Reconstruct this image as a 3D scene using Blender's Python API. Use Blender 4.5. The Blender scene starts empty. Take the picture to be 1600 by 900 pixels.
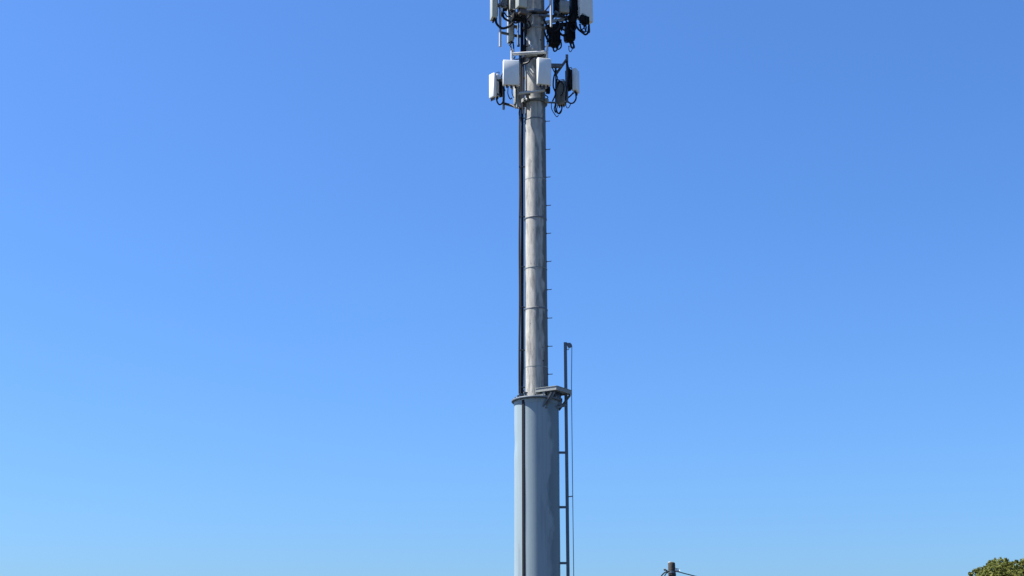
import bpy, math, random
import numpy as np
from mathutils import Vector, Matrix

R = math.radians
random.seed(7)
rng = np.random.default_rng(11)
SC = bpy.context.scene
COL = SC.collection

# ------------------------------------------------------------------ camera
FPX = 2100.0                      # focal length in photo pixels (1600 wide)
PITCH = R(16.6)
EYE = 1.6
cam_d = bpy.data.cameras.new('camera')
cam_d.sensor_width = 36.0
cam_d.lens = 36.0 * FPX / 1600.0
cam_d.clip_start = 0.1
cam_d.clip_end = 6000
cam = bpy.data.objects.new('camera', cam_d)
COL.objects.link(cam)
cam.location = (0, 0, EYE)
cam.rotation_euler = (R(90) + PITCH, 0, 0)
SC.camera = cam

# ------------------------------------------------------------------ light
SUN_EL = R(58)
SUN_AZ = R(-90.5)                   # 0 = towards the camera, -90 = left, beyond = behind the mast
sun_vec = Vector((math.sin(SUN_AZ) * math.cos(SUN_EL), -math.cos(SUN_AZ) * math.cos(SUN_EL), math.sin(SUN_EL)))
sd = bpy.data.lights.new('sun', 'SUN')
sd.energy = 5.0
sd.angle = R(0.5)
sd.color = (1.0, 0.955, 0.89)
so = bpy.data.objects.new('sun', sd)
COL.objects.link(so)
so.rotation_euler = sun_vec.to_track_quat('Z', 'Y').to_euler()

W = bpy.data.worlds.new('World')
SC.world = W
W.use_nodes = True
nt = W.node_tree
nt.nodes.clear()
sky = nt.nodes.new('ShaderNodeTexSky')
sky.sky_type = 'NISHITA'
sky.sun_disc = False
sky.sun_elevation = SUN_EL
sky.sun_rotation = math.atan2(sun_vec.x, sun_vec.y)
sky.altitude = 0
sky.air_density = 1.3
sky.dust_density = 1.0
sky.ozone_density = 10.0
hs = nt.nodes.new('ShaderNodeMix')          # the camera's white balance: a cool, even tint of the whole sky
hs.data_type = 'RGBA'; hs.blend_type = 'MULTIPLY'
hs.inputs['Factor'].default_value = 1.0
hs.inputs['B'].default_value = (0.68, 0.92, 1.225, 1)
bg = nt.nodes.new('ShaderNodeBackground')
bg.inputs['Strength'].default_value = 0.05
wo = nt.nodes.new('ShaderNodeOutputWorld')
nt.links.new(sky.outputs[0], hs.inputs['A'])
nt.links.new(hs.outputs['Result'], bg.inputs['Color'])
nt.links.new(bg.outputs[0], wo.inputs['Surface'])

SC.view_settings.view_transform = 'Standard'
SC.view_settings.look = 'None'
SC.view_settings.gamma = 1.0
SC.view_settings.use_curve_mapping = False
SC.view_settings.exposure = 1.6

# ------------------------------------------------------------------ helpers
CP, SP = math.cos(PITCH), math.sin(PITCH)
D = 29.8                          # mast stands 29.8 m from the camera
AX = 0.553                        # and 0.55 m to the right

def at(px, py, Y):
    """survey: the world point seen at a photo pixel, at distance Y along the ground"""
    x = (px - 800.0) / FPX
    y = (450.0 - py) / FPX
    t = Y / (CP - y * SP)
    return Vector((x * t, Y, EYE + (SP + y * CP) * t))

def tw(px, py, v=0.0):
    """same, with depth measured from the mast axis (negative = nearer)"""
    return at(px, py, D + v)

def hz(py):
    return tw(838, py, 0).z

ORG = {}

def tag(o, label=None, cat=None, group=None, kind=None):
    if label: o['label'] = label
    if cat: o['category'] = cat
    if group: o['group'] = group
    if kind: o['kind'] = kind
    return o

def thing(name, loc, label, cat, group=None):
    o = bpy.data.objects.new(name, None)
    o.empty_display_size = 0.2
    COL.objects.link(o)
    o.location = loc
    ORG[o] = Vector(loc)
    return tag(o, label, cat, group)

class MB:
    def __init__(s):
        s.v = []; s.f = []; s.sm = []

    def add(s, vs, fs, smooth=False):
        n = len(s.v)
        s.v += [Vector(p) for p in vs]
        for f in fs:
            s.f.append(tuple(i + n for i in f)); s.sm.append(smooth)
        return s

    def box(s, c, size, rz=0.0, rx=0.0):
        M = Matrix.Translation(c) @ Matrix.Rotation(rz, 4, 'Z') @ Matrix.Rotation(rx, 4, 'X')
        a, b, h = size[0] / 2, size[1] / 2, size[2] / 2
        vs = [M @ Vector((i * a, j * b, k * h)) for k in (-1, 1) for (i, j) in ((-1, -1), (1, -1), (1, 1), (-1, 1))]
        return s.add(vs, [(3, 2, 1, 0), (4, 5, 6, 7), (0, 1, 5, 4), (1, 2, 6, 5), (2, 3, 7, 6), (3, 0, 4, 7)])

    def rbox(s, c, size, rz=0.0, rx=0.0, r=0.03, b=0.012, n=4):
        """upright box with rounded vertical corners and softened ends; c = centre"""
        M = Matrix.Translation(c) @ Matrix.Rotation(rz, 4, 'Z') @ Matrix.Rotation(rx, 4, 'X')
        w, d, h = size[0] / 2, size[1] / 2, size[2] / 2
        def ring(ins, z):
            out = []
            rr = max(r - ins * 0.5, 0.002)
            for (sx, sy, a0) in ((1, 1, 0), (-1, 1, 90), (-1, -1, 180), (1, -1, 270)):
                cx, cy = sx * (w - ins - rr), sy * (d - ins - rr)
                for k in range(n + 1):
                    a = R(a0 + 90.0 * k / n)
                    out.append(M @ Vector((cx + rr * math.cos(a), cy + rr * math.sin(a), z)))
            return out
        rings = [ring(b, -h), ring(b * 0.3, -h + b * 0.4), ring(0, -h + b), ring(0, h - b), ring(b * 0.3, h - b * 0.4), ring(b, h)]
        m = len(rings[0])
        vs = [p for g in rings for p in g]
        side = []
        for k in range(5):
            for i in range(m):
                j = (i + 1) % m
                side.append((k * m + i, k * m + j, (k + 1) * m + j, (k + 1) * m + i))
        n0 = len(s.v)
        s.add(vs, side, True)
        s.f.append(tuple(n0 + i for i in reversed(range(m)))); s.sm.append(False)
        s.f.append(tuple(n0 + 5 * m + i for i in range(m))); s.sm.append(False)
        return s

    def beam(s, p0, p1, w, h, up=(0, 0, 1)):
        p0, p1 = Vector(p0), Vector(p1)
        d = (p1 - p0).normalized()
        u = Vector(up)
        if abs(d.dot(u)) > 0.98: u = Vector((0, 1, 0))
        x = d.cross(u).normalized() * (w / 2)
        z = x.cross(d).normalized() * (h / 2)
        vs = [p + i * x + j * z for p in (p0, p1) for (i, j) in ((-1, -1), (1, -1), (1, 1), (-1, 1))]
        return s.add(vs, [(0, 1, 2, 3), (7, 6, 5, 4), (0, 4, 5, 1), (1, 5, 6, 2), (2, 6, 7, 3), (3, 7, 4, 0)])

    def tube(s, pts, r, seg=10, cap=True):
        pts = [Vector(p) for p in pts]
        n = len(pts)
        rs = r if isinstance(r, (list, tuple)) else [r] * n
        t = [(pts[min(i + 1, n - 1)] - pts[max(i - 1, 0)]).normalized() for i in range(n)]
        ref = Vector((0, 0, 1)) if abs(t[0].z) < 0.9 else Vector((0, 1, 0))
        x = t[0].cross(ref).normalized()
        vs = []
        for i in range(n):
            x = (x - t[i] * x.dot(t[i])).normalized()
            y = t[i].cross(x)
            for k in range(seg):
                a = 2 * math.pi * k / seg
                vs.append(pts[i] + (x * math.cos(a) + y * math.sin(a)) * rs[i])
        fs = [(i * seg + k, i * seg + (k + 1) % seg, (i + 1) * seg + (k + 1) % seg, (i + 1) * seg + k)
              for i in range(n - 1) for k in range(seg)]
        n0 = len(s.v)
        s.add(vs, fs, True)
        if cap:
            s.f.append(tuple(n0 + k for k in reversed(range(seg)))); s.sm.append(False)
            s.f.append(tuple(n0 + (n - 1) * seg + k for k in range(seg))); s.sm.append(False)
        return s

    def lathe(s, c, prof, seg=64, smooth=True):
        c = Vector(c)
        vs = []; fs = []
        for (r, z) in prof:
            for k in range(seg):
                a = 2 * math.pi * k / seg
                vs.append(c + Vector((r * math.cos(a), r * math.sin(a), z)))
        for i in range(len(prof) - 1):
            for k in range(seg):
                fs.append((i * seg + k, i * seg + (k + 1) % seg, (i + 1) * seg + (k + 1) % seg, (i + 1) * seg + k))
        return s.add(vs, fs, smooth)

    def build(s, name, m, parent=None, sharp=40):
        org = ORG[parent] if parent else Vector((0, 0, 0))
        me = bpy.data.meshes.new(name)
        me.from_pydata([tuple(p - org) for p in s.v], [], s.f)
        me.polygons.foreach_set('use_smooth', s.sm)
        me.update()
        try: me.set_sharp_from_angle(angle=R(sharp))
        except Exception: pass
        me.materials.append(m)
        o = bpy.data.objects.new(name, me)
        COL.objects.link(o)
        if parent: o.parent = parent
        ORG[o] = org
        return o

def copy_part(o, off, parent):
    c = o.copy(); COL.objects.link(c)
    c.parent = parent
    c.location = o.location + Vector(off)
    ORG[c] = ORG[o]
    return c

def spline(pts, n=8):
    pts = [Vector(p) for p in pts]
    P = [pts[0] * 2 - pts[1]] + pts + [pts[-1] * 2 - pts[-2]]
    out = []
    for i in range(1, len(P) - 2):
        a, b, c, d = P[i - 1], P[i], P[i + 1], P[i + 2]
        for k in range(n):
            t = k / n
            out.append(0.5 * ((2 * b) + (c - a) * t + (2 * a - 5 * b + 4 * c - d) * t * t + (3 * b - a - 3 * c + d) * t ** 3))
    out.append(pts[-1])
    return out

# ------------------------------------------------------------------ materials
def mat(name, c1, c2=None, rough=0.6, metal=0.0, scale=(6, 6, 6), bump=0.0, bscale=40.0, spec=0.5, lo=0.35, hi=0.65):
    m = bpy.data.materials.new(name)
    m.use_nodes = True
    t = m.node_tree; N = t.nodes; L = t.links
    b = N['Principled BSDF']
    b.inputs['Roughness'].default_value = rough
    b.inputs['Metallic'].default_value = metal
    b.inputs['Specular IOR Level'].default_value = spec
    tc = N.new('ShaderNodeTexCoord')
    if c2 is None: c2 = tuple(x * 0.8 for x in c1)
    mp = N.new('ShaderNodeMapping'); mp.inputs['Scale'].default_value = scale
    L.new(tc.outputs['Object'], mp.inputs['Vector'])
    nz = N.new('ShaderNodeTexNoise'); nz.inputs['Scale'].default_value = 1.0
    nz.inputs['Detail'].default_value = 6.0; nz.inputs['Roughness'].default_value = 0.62
    L.new(mp.outputs[0], nz.inputs['Vector'])
    cr = N.new('ShaderNodeValToRGB')
    cr.color_ramp.elements[0].position = lo; cr.color_ramp.elements[0].color = (*c2, 1)
    cr.color_ramp.elements[1].position = hi; cr.color_ramp.elements[1].color = (*c1, 1)
    L.new(nz.outputs['Fac'], cr.inputs['Fac'])
    L.new(cr.outputs['Color'], b.inputs['Base Color'])
    if bump > 0:
        n2 = N.new('ShaderNodeTexNoise'); n2.inputs['Scale'].default_value = bscale; n2.inputs['Detail'].default_value = 4
        L.new(tc.outputs['Object'], n2.inputs['Vector'])
        bp = N.new('ShaderNodeBump'); bp.inputs['Strength'].default_value = bump; bp.inputs['Distance'].default_value = 0.02
        L.new(n2.outputs['Fac'], bp.inputs['Height']); L.new(bp.outputs[0], b.inputs['Normal'])
    m['ramp'] = cr.name
    return m

def stain(m, color, scale, lo, hi, amount=1.0, seed=0.0):
    """lay a second, larger set of stains of their own colour over a material"""
    t = m.node_tree; N = t.nodes; L = t.links
    b = N['Principled BSDF']
    src = b.inputs['Base Color'].links[0].from_socket
    tc = N.new('ShaderNodeTexCoord')
    mp = N.new('ShaderNodeMapping'); mp.inputs['Scale'].default_value = scale
    mp.inputs['Location'].default_value = (seed, seed * 1.7, seed * 0.6)
    L.new(tc.outputs['Object'], mp.inputs['Vector'])
    nz = N.new('ShaderNodeTexNoise'); nz.inputs['Scale'].default_value = 1.0
    nz.inputs['Detail'].default_value = 5.0; nz.inputs['Roughness'].default_value = 0.6
    L.new(mp.outputs[0], nz.inputs['Vector'])
    mr = N.new('ShaderNodeMapRange')
    mr.inputs['From Min'].default_value = lo; mr.inputs['From Max'].default_value = hi
    mr.inputs['To Max'].default_value = amount
    L.new(nz.outputs['Fac'], mr.inputs['Value'])
    mx = N.new('ShaderNodeMix'); mx.data_type = 'RGBA'
    L.new(mr.outputs[0], mx.inputs['Factor'])
    L.new(src, mx.inputs['A']); mx.inputs['B'].default_value = (*color, 1)
    L.new(mx.outputs['Result'], b.inputs['Base Color'])
    return m

M = {}
M['concrete'] = mat('weathered_pole', (0.41, 0.395, 0.35), (0.25, 0.244, 0.222), 0.75, 0, (12, 12, 2.0), 0.15, 60)
stain(M['concrete'], (0.11, 0.11, 0.105), (9, 9, 1.9), 0.50, 0.64, 0.65, 3.1)
stain(M['concrete'], (0.06, 0.06, 0.06), (20, 20, 3.5), 0.63, 0.70, 0.75, 9.0)
M['tube'] = mat('grey_paint_tube', (0.22, 0.28, 0.305), (0.185, 0.24, 0.265), 0.45, 0, (40, 40, 0.35), 0.05, 8)
def side_shade_stain(m, color, amount, sc=(2.5, 2.5, 0.95), amp=0.60, edge=0.555, soft=0.03):
    # the right flank's shade put into the colour, with a stain's ragged edge
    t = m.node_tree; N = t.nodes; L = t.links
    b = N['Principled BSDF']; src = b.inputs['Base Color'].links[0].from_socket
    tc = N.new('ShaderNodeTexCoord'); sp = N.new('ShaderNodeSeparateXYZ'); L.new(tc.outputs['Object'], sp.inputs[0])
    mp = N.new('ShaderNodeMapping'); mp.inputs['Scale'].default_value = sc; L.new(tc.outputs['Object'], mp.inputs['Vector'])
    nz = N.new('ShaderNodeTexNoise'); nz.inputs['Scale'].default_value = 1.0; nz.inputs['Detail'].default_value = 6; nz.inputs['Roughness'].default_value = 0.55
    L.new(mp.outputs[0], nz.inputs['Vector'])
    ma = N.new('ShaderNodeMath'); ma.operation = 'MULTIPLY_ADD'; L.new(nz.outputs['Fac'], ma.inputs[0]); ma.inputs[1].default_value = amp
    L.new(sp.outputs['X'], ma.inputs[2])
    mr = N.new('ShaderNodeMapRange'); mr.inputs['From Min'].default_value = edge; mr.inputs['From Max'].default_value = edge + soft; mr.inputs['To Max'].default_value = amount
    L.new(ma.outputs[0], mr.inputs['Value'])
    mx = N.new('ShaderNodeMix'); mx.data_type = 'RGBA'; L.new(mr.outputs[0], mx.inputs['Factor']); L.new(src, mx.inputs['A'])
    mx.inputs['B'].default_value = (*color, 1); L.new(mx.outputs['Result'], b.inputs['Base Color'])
side_shade_stain(M['tube'], (0.05, 0.085, 0.105), 0.62, soft=0.06)  # tube: shaded right side painted darker, ragged like a stain
side_shade_stain(M['concrete'], (0.045, 0.06, 0.065), 0.75, (7, 7, 2.5), 0.22, 0.255, 0.03)  # pole: weaker ambient light on the right edge painted into the colour
stain(M['tube'], (0.14, 0.18, 0.21), (6, 6, 0.5), 0.58, 0.66, 0.5, 4.3)
M['galv'] = mat('galvanised_steel', (0.25, 0.265, 0.25), (0.17, 0.18, 0.172), 0.55, 0.1, (30, 30, 30), 0.05, 80)
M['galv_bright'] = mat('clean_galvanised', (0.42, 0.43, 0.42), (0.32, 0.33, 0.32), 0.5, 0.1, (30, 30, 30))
M['galv_dark'] = mat('dull_steel', (0.11, 0.125, 0.13), (0.07, 0.08, 0.088), 0.55, 0.2, (20, 20, 20))
M['rail'] = mat('dark_rail_steel', (0.095, 0.125, 0.155), (0.07, 0.092, 0.12), 0.55, 0.1, (20, 20, 5))
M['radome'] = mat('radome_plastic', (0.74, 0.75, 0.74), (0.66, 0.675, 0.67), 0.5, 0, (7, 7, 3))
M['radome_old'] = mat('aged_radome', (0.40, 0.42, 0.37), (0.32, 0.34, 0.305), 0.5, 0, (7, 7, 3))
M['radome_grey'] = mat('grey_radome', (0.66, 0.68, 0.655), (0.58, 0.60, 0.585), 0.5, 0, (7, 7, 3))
M['rru'] = mat('radio_casing', (0.27, 0.275, 0.24), (0.19, 0.195, 0.175), 0.55, 0, (9, 9, 9))
M['rru_dark'] = mat('black_radio_casing', (0.012, 0.012, 0.013), (0.006, 0.006, 0.007), 0.75, 0, (9, 9, 9), spec=0.12)
M['rubber'] = mat('black_cable', (0.010, 0.010, 0.013), (0.006, 0.006, 0.009), 0.55, 0, (20, 20, 20), spec=0.2)
M['rubber_grey'] = mat('faded_cable', (0.026, 0.029, 0.036), (0.017, 0.019, 0.024), 0.6, 0, (20, 20, 3), spec=0.25)
M['band'] = mat('joint_band', (0.16, 0.165, 0.17), (0.09, 0.095, 0.10), 0.6, 0.1, (20, 20, 20))
M['wood'] = mat('old_timber', (0.045, 0.040, 0.036), (0.02, 0.019, 0.018), 0.85, 0, (30, 30, 1.5), 0.5, 30)
M['ceramic'] = mat('pale_insulator', (0.72, 0.74, 0.72), (0.6, 0.62, 0.6), 0.3)
M['bark'] = mat('bark', (0.12, 0.095, 0.07), (0.06, 0.05, 0.04), 0.9, 0, (8, 8, 2), 0.5, 20)
M['ground'] = mat('dark_ground', (0.05, 0.05, 0.042), (0.035, 0.035, 0.031), 0.95, 0, (0.6, 0.6, 0.6), 0.3, 3)
M['brown'] = mat('brown_connector', (0.10, 0.075, 0.06), (0.06, 0.05, 0.045), 0.6)

# leaves
m = bpy.data.materials.new('olive_leaf'); m.use_nodes = True
t = m.node_tree; b = t.nodes['Principled BSDF']
b.inputs['Roughness'].default_value = 0.7; b.inputs['Specular IOR Level'].default_value = 0.15
g = t.nodes.new('ShaderNodeNewGeometry')
cr = t.nodes.new('ShaderNodeValToRGB')
cr.color_ramp.elements[0].color = (0.062, 0.078, 0.015, 1)
cr.color_ramp.elements[1].color = (0.135, 0.138, 0.033, 1)
e = cr.color_ramp.elements.new(0.5); e.color = (0.095, 0.108, 0.022, 1)
t.links.new(g.outputs['Random Per Island'], cr.inputs['Fac'])
t.links.new(cr.outputs[0], b.inputs['Base Color'])
b.inputs['Subsurface Weight'].default_value = 0.0
tr = t.nodes.new('ShaderNodeBsdfTranslucent'); t.links.new(cr.outputs[0], tr.inputs['Color'])
ms = t.nodes.new('ShaderNodeMixShader'); ms.inputs[0].default_value = 0.4
t.links.new(b.outputs[0], ms.inputs[1]); t.links.new(tr.outputs[0], ms.inputs[2])
t.links.new(ms.outputs[0], t.nodes['Material Output'].inputs['Surface'])
M['leaf'] = m

# ------------------------------------------------------------------ ground
gm = MB()
N_ = 48
vs = [(0, 0, 0)]; fs = []
rads = [15, 40, 100, 300, 1000, 4000]
for r_ in rads:
    for k in range(N_):
        a = 2 * math.pi * k / N_
        vs.append((r_ * math.cos(a), 30 + r_ * math.sin(a), 0))
vs[0] = (0, 30, 0)
for k in range(N_): fs.append((0, 1 + k, 1 + (k + 1) % N_))
for i in range(len(rads) - 1):
    for k in range(N_):
        a, b_ = 1 + i * N_ + k, 1 + i * N_ + (k + 1) % N_
        fs.append((a, a + N_, b_ + N_, b_))
gm.add(vs, fs)
tag(gm.build('ground', M['ground']), kind='structure')

# ------------------------------------------------------------------ the mast
BASE = Vector((AX, D, 0))
H_FL = hz(628.5)                  # underside of the flange
mast = thing('cell_tower', BASE, 'tall grey cell tower with a slim upper pole rising from a fat lower tube', 'cell tower')
ax = lambda z: Vector((AX, D, z))

MB().lathe(ax(0), [(0.0, 0.0), (0.95, 0.0), (0.95, 0.16), (0.9, 0.2), (0.0, 0.2)], 48).build('footing', M['concrete'], mast)

# lower tube, slightly dented on its left side
lt = MB()
prof = []
seg = 96
zs = np.concatenate([[0.2, 1.5, 3.0], np.linspace(3.4, H_FL - 0.09, 60)])
vs = []; fs = []
for z in zs:
    for k in range(seg):
        a = 2 * math.pi * k / seg
        r_ = 0.502 + 0.0025 * math.sin(3 * a + z * 1.3) * math.sin(z * 2.1)
        dl = math.atan2(math.sin(a - math.pi * 1.06), math.cos(a - math.pi * 1.06))
        r_ -= 0.013 * math.exp(-(dl / 0.35) ** 2 - ((z - hz(693)) / 0.22) ** 2)
        r_ += 0.007 * math.exp(-(dl / 0.35) ** 2 - ((z - hz(718)) / 0.25) ** 2)
        vs.append(ax(z) + Vector((r_ * math.cos(a), r_ * math.sin(a), 0)))
for i in range(len(zs) - 1):
    for k in range(seg):
        fs.append((i * seg + k, i * seg + (k + 1) % seg, (i + 1) * seg + (k + 1) % seg, (i + 1) * seg + k))
lt.add(vs, fs, True)
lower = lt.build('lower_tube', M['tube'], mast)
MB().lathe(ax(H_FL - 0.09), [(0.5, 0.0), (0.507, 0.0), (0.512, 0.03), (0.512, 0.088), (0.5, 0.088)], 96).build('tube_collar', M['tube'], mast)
fl = MB().lathe(ax(H_FL), [(0.2, 0.0), (0.562, 0.0), (0.566, 0.006), (0.566, 0.034), (0.562, 0.04), (0.2, 0.04)], 96).build('flange', M['rail'], mast)
bolt = None
for k in range(18):
    a = 2 * math.pi * (k + 0.3) / 18
    off = Vector((0.537 * math.cos(a), 0.537 * math.sin(a), 0))
    if bolt is None:
        o0 = off
        bolt = MB().tube([ax(H_FL - 0.018) + off, ax(H_FL + 0.07) + off], 0.013, 6).build('flange_bolt', M['galv_dark'], fl)
    else:
        copy_part(bolt, off - o0, fl)

# upper pole in sections, with a dark band at each joint
H_TOP = 20.3
def rp(z):
    return 0.266 + (0.243 - 0.266) * (z - H_FL) / (H_TOP - H_FL)
joints = [hz(y) for y in (485, 343.5, 190.0)]
cuts = [H_FL + 0.04] + joints + [H_TOP]
for i in range(len(cuts) - 1):
    a, c = cuts[i], cuts[i + 1]
    k = 0.003 * (1 if i % 2 == 0 else -0.5)
    n = 12
    pf = [(rp(a) - 0.012, a), (rp(a) + k, a + 0.008)]
    pf += [(rp(a + (c - a) * j / n) + k, a + (c - a) * j / n) for j in range(1, n)]
    pf += [(rp(c) + k, c - 0.008), (rp(c) - 0.012, c)]
    if i == len(cuts) - 2: pf.append((0.0, c + 0.02))
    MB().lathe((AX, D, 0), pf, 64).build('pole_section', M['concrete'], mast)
for z in joints:
    MB().lathe(ax(z), [(rp(z) - 0.02, -0.02), (rp(z) + 0.006, -0.02), (rp(z) + 0.009, -0.012), (rp(z) + 0.009, 0.012), (rp(z) + 0.006, 0.02), (rp(z) - 0.02, 0.02)], 64).build('joint_band', M['band'], mast)
for y in (283, 421.5, 575.5):
    z = hz(y)
    MB().lathe(ax(z), [(rp(z) - 0.01, -0.009), (rp(z) + 0.006, -0.009), (rp(z) + 0.006, 0.009), (rp(z) - 0.01, 0.009)], 64).build('cable_strap', M['galv'], mast)

# step pegs up the right side
peg = None
for i in range(15):
    y = 585.5 - 43.9 * i if i < 10 else 0
    z = hz(y) if i < 10 else hz(585.5 - 43.9 * 9) + 0.66 * (i - 9)
    if i in (10, 11): continue
    a = R(-8 + random.uniform(-5, 5))
    d = Vector((math.cos(a), math.sin(a), 0))
    p0 = ax(z) + d * (rp(z) - 0.01)
    mb = MB().tube([p0, p0 + d * 0.105, p0 + d * 0.12 + Vector((0, 0, random.uniform(0.004, 0.014)))], 0.0095, 7)
    mb.tube([p0 + d * 0.004, p0 + d * 0.02], 0.02, 8)
    mb.build('step_peg', M['galv_dark'], mast)
# a row of small round ports in the pole
for (px, py, r_) in ((844.5, 61, 0.018), (849, 563, 0.02), (851, 600, 0.012), (829, 505, 0.008), (848, 542, 0.012)):
    p = tw(px, py, -0.25)
    dx = p.x - AX
    if abs(dx) > 0.255: continue
    yy = D - math.sqrt(rp(p.z) ** 2 - dx * dx)
    nrm = Vector((dx, yy - D, 0)).normalized()
    c = Vector((p.x, yy, p.z))
    MB().tube([c - nrm * 0.02, c + nrm * 0.004], r_, 10).build('port_plug', M['rubber'], mast)

# cable standoffs holding the feeder cables
for y in (20, 100, 186, 262, 340, 418, 481, 548, 606):
    z = hz(y)
    c = ax(z)
    b_ = MB().beam(c + Vector((-0.245, -0.05, 0)), c + Vector((-0.375, -0.06, 0)), 0.03, 0.02)
    b_.box(c + Vector((-0.345, -0.05, 0.0)), (0.09, 0.08, 0.018))
    b_.build('cable_hanger', M['galv_dark'], mast)

# lightning rod and cap above the frame
MB().tube([ax(H_TOP), ax(H_TOP + 1.6)], [0.018, 0.008], 8).build('lightning_rod', M['galv'], mast)

# ------------------------------------------------------------------ feeder cables beside the pole
cab_specs = [  # (offset u, offset v, radius, material, top, label)
    (-0.388, -0.055, 0.021, 'rubber_grey', 88, 'outermost thin grey black feeder cable running up the left of the pole'),
    (-0.352, -0.085, 0.015, 'rubber_grey', 40, 'slim faded feeder cable in the middle of the bundle beside the pole'),
    (-0.322, -0.045, 0.029, 'rubber', -60, 'thick black feeder cable lying closest to the pole'),
    (-0.340, 0.005, 0.024, 'rubber', -90, 'black feeder cable at the back of the bundle beside the pole'),
]
zf = H_FL + 0.05
for (u, v, r_, mm, top, lab) in cab_specs:
    zt = hz(top)
    pts = []
    n = 24
    for i in range(n + 1):
        f_ = i / n
        z = zf + (zt - zf) * f_
        conv = 1.0 - 0.07 * max(0, (z - H_FL)) / 9.0
        pts.append(ax(z) + Vector((u * conv + 0.0045 * math.sin(z * 2.3 + u * 40), v + 0.006 * math.sin(z * 3.1 + u * 25), 0)))
    c = thing('feeder_cable', pts[0], lab, 'cable', 'feeder cables up the left side of the pole')
    MB().tube(pts, r_, 8).build('sheath', M[mm], c)
    if mm == 'rubber':
        MB().tube([pts[0] + Vector((0, 0, 0.0)), pts[0] + Vector((0, 0, 0.22))], r_ + 0.007, 8).build('boot', M['rubber'], c)
# thin grey earth wire hugging the pole
pts = [ax(zf + (hz(180) - zf) * i / 12) + Vector((-0.283, -0.02, 0)) for i in range(13)]
c = thing('earth_wire', pts[0], 'thin grey earth wire between the black feeder cables and the pole', 'wire')
MB().tube(pts, 0.0055, 6).build('strand', M['galv'], c)
# extra jumpers joining the trunk in the antenna zone
for (px0, px1, y0, y1, r_, lab) in (
        (813.8, 814.5, -30, 84, 0.020, 'black riser cable left of the pole between the upper and lower antennas'),
        (820.2, 820.5, 14, 82, 0.026, 'thick black riser cable against the pole below the upper antennas'),
        (817.6, 817.0, 70, 178, 0.024, 'black riser cable passing behind the lower pair of panels')):
    pts = [tw(px0 + (px1 - px0) * i / 8, y0 + (y1 - y0) * i / 8, -0.14) for i in range(9)]
    c = thing('riser_cable', pts[-1], lab, 'cable', 'riser cables in the antenna zone')
    MB().tube(pts, r_, 8).build('sheath', M['rubber'], c)

# dark duct down the lower tube
c = thing('cable_duct', (AX - 0.305, D - 0.42, 0.2), 'narrow black cable duct running down the front of the fat lower tube', 'cable duct')
p0 = Vector((AX - 0.312, D - 0.421, 0)) * 1.0 + Vector((0.304, 0.427, 0)) * 0.060
an = math.atan2(-0.427, -0.304) + math.pi / 2
MB().box(p0 + Vector((0, 0, (0.2 + H_FL) / 2 - 0.01)), (0.060, 0.045, H_FL - 0.24), an).build('channel', M['rubber'], c)
for sx in (-1, 1):
    off = Vector((math.cos(an), math.sin(an), 0)) * (0.026 * sx) + Vector((math.sin(an), -math.cos(an), 0)) * 0.016
    MB().tube([p0 + off + Vector((0, 0, 0.25)), p0 + off + Vector((0, 0, H_FL - 0.05))], 0.010, 6).build('cable', M['rubber'], c)
# cable glands on the flange where the feeders drop through
for (u, v, hh) in ((-0.36, -0.33, 0.10), (-0.25, -0.37, 0.13), (-0.40, -0.22, 0.07)):
    q = ax(H_FL + 0.04) + Vector((u, v, 0))
    g_ = MB().tube([q, q + Vector((0, 0, hh * 0.6))], 0.028, 8)
    g_.box(q + Vector((0, 0, hh * 0.75)), (0.085, 0.05, 0.03), 0.3)
    g_.build('cable_gland', M['galv_dark'], fl)

# ------------------------------------------------------------------ guide rail with pulley and rope
rail = thing('climbing_rail', (AX + 0.665, D + 0.06, 0.2), 'dark vertical climbing rail standing off the right side of the lower tube', 'climbing rail')
rx, ry = 0.668, 0.06
z_top = tw(883.5, 535, 0.06).z
MB().box(ax((0.2 + z_top) / 2) + Vector((rx, ry, 0)), (0.072, 0.05, z_top - 0.2)).build('rail', M['rail'], rail)
st = None
zz0 = hz(879.5)
dz = (hz(706.5) - hz(879.5)) / 2
for k in range(-2, 4):
    z = zz0 + dz * k
    if st is None:
        z0_ = z
        st = MB().box(ax(z) + Vector(((0.492 + rx - 0.036) / 2 - 0.006, ry, 0)), (rx - 0.036 - 0.492 + 0.012, 0.045, 0.05)).build('standoff', M['rail'], rail)
    elif z < H_FL - 0.2:
        copy_part(st, (0, 0, z - z0_), rail)
pz = z_top - 0.075
hd = MB().beam(ax(pz + 0.03) + Vector((rx + 0.03, ry, 0)), ax(pz + 0.03) + Vector((rx + 0.12, ry, 0)), 0.05, 0.06)
hd.build('pulley_bracket', M['rail'], rail)
pw = MB()
cc = ax(pz) + Vector((rx + 0.098, ry, 0))
pw.tube([cc + Vector((0, -0.03, 0)), cc + Vector((0, 0.03, 0))], 0.052, 14)
pw.build('pulley', M['rail'], rail)
hk = MB().tube(spline([cc + Vector((-0.065, -0.01, -0.02)), cc + Vector((-0.06, -0.01, -0.09)), cc + Vector((-0.03, -0.01, -0.10)), cc + Vector((-0.015, -0.01, -0.05))]), 0.008, 6)
hk.build('hook', M['galv'], rail)
rope = thing('guide_rope', (AX + 0.80, D + 0.06, 0.3), 'thin dark rope hanging from the pulley beside the climbing rail', 'rope')
rpts = [cc + Vector((0.052, 0, 0))] + [ax(pz - (pz - 0.3) * i / 10) + Vector((rx + 0.132 - 0.008 * math.sin(math.pi * i / 10), ry, 0)) for i in range(1, 11)]
MB().tube(rpts, 0.0085, 6).build('strand', M['rail'], rope)
gz = hz(775.5)
MB().beam(ax(gz) + Vector((rx + 0.03, ry, 0)), ax(gz + 0.01) + Vector((rx + 0.128, ry, 0)), 0.02, 0.022).build('rope_guide', M['rail'], rail)

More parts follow.
